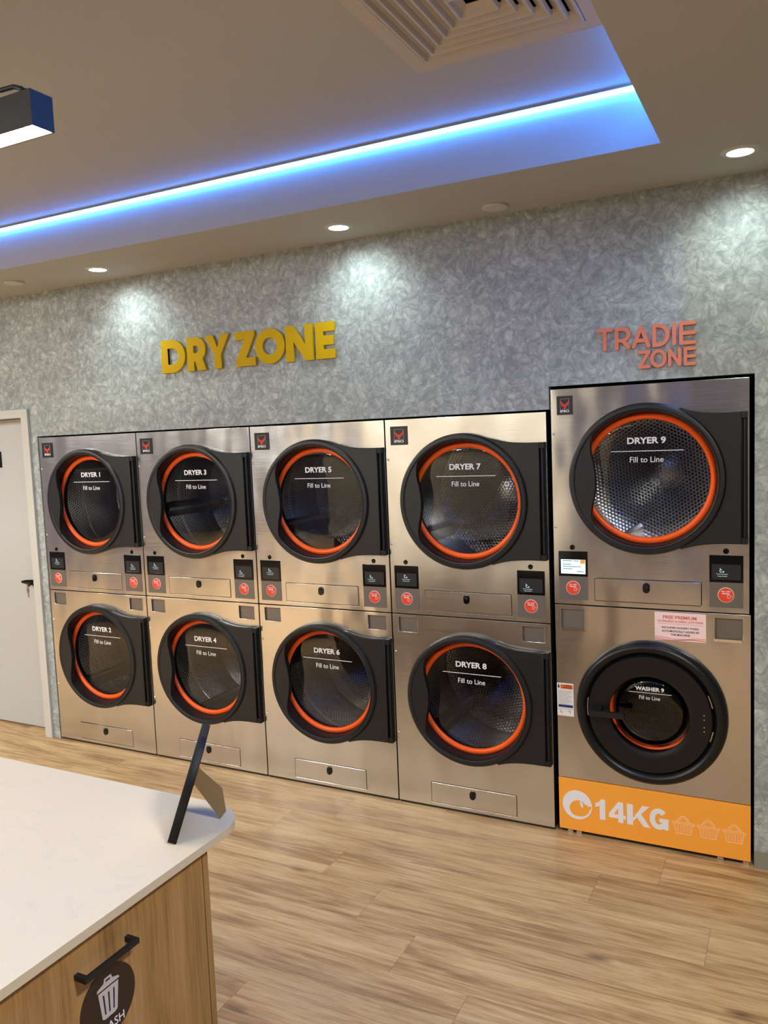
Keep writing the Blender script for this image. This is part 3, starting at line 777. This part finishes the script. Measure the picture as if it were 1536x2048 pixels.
    prism(bm, [q(.340, .52), q(.377, 0), q(.406, 0), q(.362, .66)], Y0-.0001, Y1)
    strip(bm, arc(.4415, z0+.5*H_, .0275, .385*H_, 42, 345, 26), .0225, Y0, Y1)                                            # G
    prism(bm, [q(.444, .36), q(.444, .54), q(.482, .54), q(.482, .03), q(.462, .03), q(.462, .36)], Y0-.00005, Y1)
    mesh_obj('panel_lettering', fin(bm), 'white_vinyl', b)
    def basket():
        bm = B_(); lw = .0032
        strip(bm, [(0, .050), (.088, .050), (.088, .0425), (0, .0425)], .0026, Y0, Y1, closed=True)
        strip(bm, [(.007, .0425), (.015, 0), (.073, 0), (.081, .0425)], lw, Y0, Y1)
        for i in range(5):
            x = .0195+i*.0122; strip(bm, [(x, .034), (x+.0046, .034), (x+.0046, .0085), (x, .0085)], .0016, Y0, Y1, closed=True)
        for s in (0, 1):
            f = (lambda x: x) if not s else (lambda x: .088-x)
            strip(bm, [(f(.017), .053), (f(.037), .078)], .0042, Y0, Y1); 
            strip(bm, [(f(.026), .052), (f(.043), .074)], .0016, Y0, Y1)
        strip(bm, [(.034, .078), (.054, .078)], .003, Y0, Y1)
        return fin(bm)
    bk = basket()
    for x in (.499, .600, .701): mesh_obj('basket_icon', bk, 'orange_vinyl', b, (x, 0, .0915))
    mesh_obj('kick_strip', boxm(.004, .804, .03, .05, 0, .0185), 'casing', t_)
    for x in (.05, .09, .69, .79): P_('foot', 'foot', lambda: boxm(-.012, .012, .004, .026, 0, .016, .003), 'screw', t_, (x, 0, 0))
    # stickers
    s = mesh_obj('detergent_sticker', shape([rrect(.432, .637, .940, 1.060, .003)], -.0012, .0012), 'sticker_pink', t_)
    s['label'] = 'pale pink sticker about free detergent'
    mesh_obj('sticker_heading', join(text('FREE PREMIUM', .466, .600, 1.0335, 1.0475, -.0018, .0006, .03), text('DETERGENT & FABRIC SOFTENER', .444, .627, 1.0185, 1.0275, -.0018, .0006, .012), boxm(.444, .627, -.0017, -.0012, 1.0115, 1.0125)), 'sticker_red', s)
    mesh_obj('sticker_lettering', join(text('INCLUDED IN EVERY WASH,', .461, .610, .9905, .9995, -.0018, .0006, .02), text('AUTOMATICALLY ADDED BY', .461, .612, .976, .9845, -.0018, .0006, .02), text('THE MACHINE.', .497, .576, .9615, .970, -.0018, .0006, .02)), 'sticker_ink', s)
    bm = B_(); strip(bm, [(.433+.0203*i, .950+.004*math.sin(i*.75+1.2)) for i in range(11)], .0022, -.0017, -.0012); strip(bm, [(.433+.0203*i, .9445+.0035*math.sin(i*.7+2.4)) for i in range(11)], .0035, -.0017, -.0012)
    mesh_obj('sticker_wave', fin(bm), 'sticker_red', s)
    s = mesh_obj('warning_label', boxm(.002, .077, -.001, 0, .554, .706), 'label_white', t_); s['label'] = 'white safety label with orange heading and blue bar'
    mesh_obj('label_heading', boxm(.0185, .074, -.0014, -.0009, .680, .700), 'label_orange', s)
    bm = B_(); box(bm, .008, .0735, -.0014, -.0009, .594, .606); mesh_obj('label_bar', fin(bm), 'label_blue', s)
    bm = B_(); prism(bm, [(.005, .688), (.008, .696), (.010, .703), (.013, .694), (.015, .686), (.010, .681)], -.0014, -.0009)
    strip(bm, [(.018, .580), (.018, .570), (.026, .570)], .002, -.0014, -.0009); strip(bm, [(.052, .578), (.060, .578), (.062, .568)], .002, -.0014, -.0009)
    mesh_obj('label_icon', fin(bm), 'badge_black', s)
    bm = B_()
    for i in range(17):
        z = .672-i*.0042; box(bm, .007, .072-(.02 if i % 5 == 4 else .004*(i % 3)), -.0012, -.0009, z-.0009, z+.0009)
    for z in (.588, .5845): box(bm, .008, .072, -.0012, -.0009, z-.0007, z+.0007)
    mesh_obj('label_lines', fin(bm), 'label_grey', s)
    mesh_obj('label_heading_text', join(text('WARNING', .034, .066, .6925, .6975, -.0018, .0004, .03), text('RISK OF FIRE', .03, .068, .6835, .6885, -.0018, .0004, .03)), 'badge_black', s)
washer()

# ------------------------------------------------------------------ raised wall letters
YL0, YL1 = -.015, -.003
def glyph(bm, ch, x0, x1, z0, z1, w_, rnd):
    """letter in a box; rnd = round-ended monoline, else heavy square-cut"""
    cap = 'round' if rnd else 'butt'; cnt = [0]
    def lift(): cnt[0] += 1; return YL0-.00012*cnt[0]
    S = lambda pts, closed=False: strip(bm, pts, w_, lift(), YL1, closed, cap)
    def Jt(*pts):
        if rnd:
            for p in pts: disc(bm, p[0], p[1], w_/2, lift(), YL1, 20)
    L_, R_, b, t = x0+w_/2, x1-w_/2, z0+w_/2, z1-w_/2; mz = (z0+z1)/2; mx = (x0+x1)/2
    bz, tz = (b, t) if rnd else (z0, z1)
    def poly(pts): prism(bm, pts, lift(), YL1)
    if ch == 'O': S(arc(mx, mz, (x1-x0-w_)/2, (z1-z0-w_)/2, 0, 360, 48)[:-1], True)
    elif ch == 'D':
        ry = (t-b)/2; rx = min(ry*1.05, (R_-L_)*.72)
        S([(L_, b)]+arc(R_-rx, mz, rx, ry, -90, 90, 24)+[(L_, t)], True)
        if not rnd: poly([(x0, z0), (x0+w_, z0), (x0+w_, z1), (x0, z1)])
        Jt((L_, b), (L_, t))
    elif ch == 'R':
        zb = z0+(z1-z0)*.40; ry = (t-zb)/2
        S([(L_, bz), (L_, tz)]); S([(L_, t)]+arc(R_-ry-(.0 if rnd else .0), (t+zb)/2, ry, ry, 90, -90, 18)+[(L_, zb)])
        Jt((L_, t))
        if rnd: S([(mx+w_*.1, zb), (R_, b)])
        else: poly([(mx-w_*.45, zb+w_*.3), (x1-w_*1.28, z0), (x1, z0), (mx+w_*.72, zb+w_*.3)])
    elif ch == 'Y':
        zm = z0+(z1-z0)*.42
        poly([(mx-w_/2, z0), (mx+w_/2, z0), (mx+w_/2, zm), (x1, z1), (x1-w_*1.16, z1), (mx, zm+w_*.78), (x0+w_*1.16, z1), (x0, z1), (mx-w_/2, zm)])
    elif ch == 'Z':
        if rnd: S([(L_, t), (R_, t)]); S([(R_, t), (L_, b)]); S([(L_, b), (R_, b)])
        else:
            k = w_*.92; poly([(x0, z1), (x0, z1-k), (x1-w_*1.45, z1-k), (x0, z0+k*.55), (x0, z0), (x1, z0), (x1, z0+k), (x0+w_*1.45, z0+k), (x1, z1-k*.55), (x1, z1)])
    elif ch == 'N':
        if rnd: S([(L_, b), (L_, t)]); S([(L_, t), (R_, b)]); S([(R_, b), (R_, t)])
        else: poly([(x0, z0), (x0+w_, z0), (x0+w_, z1-w_*1.75), (x1-w_, z0), (x1, z0), (x1, z1), (x1-w_, z1), (x1-w_, z0+w_*1.75), (x0+w_, z1), (x0, z1)])
    elif ch == 'E':
        S([(L_, bz), (L_, tz)])
        for z in (b, mz, t): S([(L_, z), (R_ if rnd else x1-(0 if z != mz else w_*.15), z)])
        Jt((L_, b), (L_, t))
    elif ch == 'T': S([(mx, b), (mx, t)]); S([(L_, t), (R_, t)])
    elif ch == 'I': S([(mx, b), (mx, t)])
    elif ch == 'A':
        S([(L_, b), (mx, t)]); S([(mx, t), (R_, b)]); Jt((mx, t)); f = .30; S([(L_+(mx-L_)*f, b+(t-b)*f), (R_-(R_-mx)*f, b+(t-b)*f)])
def letters(word, boxes, z0, z1, w_, rnd, m, lab, grp, seen):
    for ch, (a, b_) in zip(word, boxes):
        bm = B_(); glyph(bm, ch, a-(a+b_)/2, b_-(a+b_)/2, 0, z1-z0, w_, rnd)
        o = mesh_obj('wall_letter', fin(bm), m, None, ((a+b_)/2, 0, z0))
        # two stand-off pins hold it to the wall
        tag(o, lab(ch), 'letter', grp)
        p = mesh_obj('mounting_pin', boxm(-.004, .004, -.005, 0, .03 if ch not in 'OZ' else 0.003, .038 if ch not in 'OZ' else .011), m, o, (0, 0, 0))
        bpy.context.view_layer.update()
        if ch in 'DRNE': p.location.x = -(b_-a)/2+w_/2
letters('DRY', ((1.055, 1.222), (1.236, 1.365), (1.364, 1.527)), 2.252, 2.432, .046, False, 'sign_yellow', lambda c: 'large yellow raised letter %s of the word DRY on the grey wall' % c, 'yellow letters of DRY ZONE', None)
letters('ZONE', ((1.565, 1.691), (1.692, 1.876), (1.884, 2.046), (2.063, 2.174)), 2.252, 2.432, .046, False, 'sign_yellow', lambda c: 'large yellow raised letter %s of the word ZONE on the grey wall' % c, 'yellow letters of DRY ZONE', None)
letters('TRADIE', ((3.457, 3.528), (3.534, 3.598), (3.603, 3.679), (3.686, 3.754), (3.764, 3.780), (3.791, 3.856)), 2.173, 2.267, .0155, True, 'sign_coral', lambda c: 'coral raised letter %s of the word TRADIE on the wall above dryer 9' % c, 'coral letters of TRADIE ZONE', None)
letters('ZONE', ((3.628, 3.679), (3.677, 3.742), (3.747, 3.799), (3.808, 3.856)), 2.089, 2.163, .0135, True, 'sign_coral', lambda c: 'small coral raised letter %s of the word ZONE beneath TRADIE' % c, 'coral letters of TRADIE ZONE', None)

# ------------------------------------------------------------------ counter island
CX1, CY1, CTOP = 2.975, -1.926, .900
CX0, CY0 = .9, -3.05
def rounded(x0, x1, y0, y1, r):
    out = [(x0, y0), (x1, y0)]
    out += [(x1-r+r*math.cos(math.radians(a)), y1-r+r*math.sin(math.radians(a))) for a in range(0, 91, 6)]
    return out+[(x0, y1)]
bm = B_(); pts = rounded(CX0, CX1, CY0, CY1, .115)
a = [bm.verts.new((x, y, CTOP-.020)) for x, y in pts]; b = [bm.verts.new((x, y, CTOP)) for x, y in pts]
bm.faces.new(a[::-1]); bm.faces.new(b)
for i in range(len(pts)): j = (i+1) % len(pts); bm.faces.new((a[i], a[j], b[j], b[i]))
tag(mesh_obj('countertop', fin(bm, True, .003, 3), 'quartz'), 'white veined stone worktop with a rounded corner in the left foreground', 'countertop')
cab = thing('cabinet', 'oak cabinet under the white worktop with a black handle', 'cabinet', (0, 0, 0))
XF, YB = 2.955, -2.087
bm = B_(); box(bm, CX0+.05, XF-.02, CY0+.04, YB-.020, .09, CTOP-.020); box(bm, CX0+.08, XF-.06, CY0+.06, YB-.04, 0, .09)
mesh_obj('body', fin(bm), 'oak', cab)
mesh_obj('end_panel', boxm(CX0+.03, XF, YB-.0185, YB, 0, CTOP-.0205, .0006, 1), 'oak', cab)
dd = mesh_obj('cabinet_door', boxm(XF-.0185, XF, -2.86, YB-.0217, .095, CTOP-.0235, .0006, 1), 'oak', cab)
# things facing +x: local x -> world +y, local -y -> world +x
RZ90 = Matrix.Rotation(math.pi/2, 4, 'Z')
def facex(me, y, z, x=XF): me.transform(Matrix.Translation((x, y, z)) @ RZ90); return me
bm = B_(); hw = .0055
box(bm, -.0735, .0735, -.032, -.023, -hw, hw); box(bm, -.0735, -.0625, -.0235, 0, -hw, hw); box(bm, .0625, .0735, -.0235, 0, -hw, hw)
mesh_obj('door_handle', facex(fin(bm, True, .001, 1), -2.427, .805), 'black_soft', dd)
ds = mesh_obj('waste_sticker', facex(shape([circ(0, 0, .075)], -.0012, .0012), -2.420, .702), 'disc_brown', dd)
ds['label'] = 'dark round TRASH sticker with bin symbol'
bm = B_(); Y0, Y1 = -.0018, -.0012
me = shape([[(-.0275, .022), (.0275, .022), (.0205, -.043), (.014, -.047), (-.014, -.047), (-.0205, -.043)]]+[[(x*1.0-.0022, .012), (x-.0022+.0044, .012), (x*.78+.0022, -.037), (x*.78-.0022, -.037)] for x in (-.0145, 0, .0145)], -.0018, .0006)
lid = shape([[(-.031, .026), (.031, .026), (.029, .032), (.012, .038), (.009, .048), (-.009, .048), (-.012, .038), (-.029, .032)], [(-.007, .038), (.007, .038), (.0055, .0435), (-.0055, .0435)]], -.0018, .0006)
me = join(me, lid); me.transform(Matrix.Diagonal((1, 1, .9, 1)))
mesh_obj('bin_symbol', facex(me, -2.4185, .713), 'disc_grey', ds)
mesh_obj('sticker_lettering', facex(text('TRASH', -.038, .038, -.009, .009, -.0018, .0006), -2.419, .650), 'white_vinyl', ds)

# picture frame leaning back on its cardboard easel
fr = thing('picture_frame', 'black picture frame seen edge on, standing on the white worktop', 'picture frame', (2.893, -2.154, CTOP+.0065), math.radians(124))
W_, L_, TH = .19, .232, .0215; lean = math.radians(19.3)
RL = Matrix.Rotation(lean, 4, 'X')       # local y = -n; top tilts towards -y(local) = +n
me = shape([rrect(0, W_, 0, L_), rrect(.014, W_-.014, .014, L_-.014)], 0, TH, .001)
# shape faces local -y; front of the frame must face +y (the -n side)
def lean_tf(me): me.transform(RL @ Matrix.Translation((0, -TH, 0))); return me
mesh_obj('frame', lean_tf(me), 'frame_black', fr)
mesh_obj('picture', lean_tf(boxm(.012, W_-.012, TH-.006, TH-.003, .012, L_-.012)), 'paper', fr)
mesh_obj('backing_board', lean_tf(boxm(.010, W_-.010, .003, .006, .010, L_-.010)), 'cardboard', fr)
st = [(.050, .084), (.0715, .139), (.075, .132), (.125, .079), (.131, .018), (.115, .0), (.0575, .094)]
bm = B_(); v0 = [bm.verts.new((.1105, -n_, z-.0055)) for n_, z in st]; v1 = [bm.verts.new((.1135, -n_, z-.0055)) for n_, z in st]
bm.faces.new(v0); bm.faces.new(v1[::-1])
for i in range(len(st)): j = (i+1) % len(st); bm.faces.new((v0[i], v1[i], v1[j], v0[j]))
o = mesh_obj('easel_strut', fin(bm), 'cardboard', fr); o['label'] = 'brown cardboard easel leg'
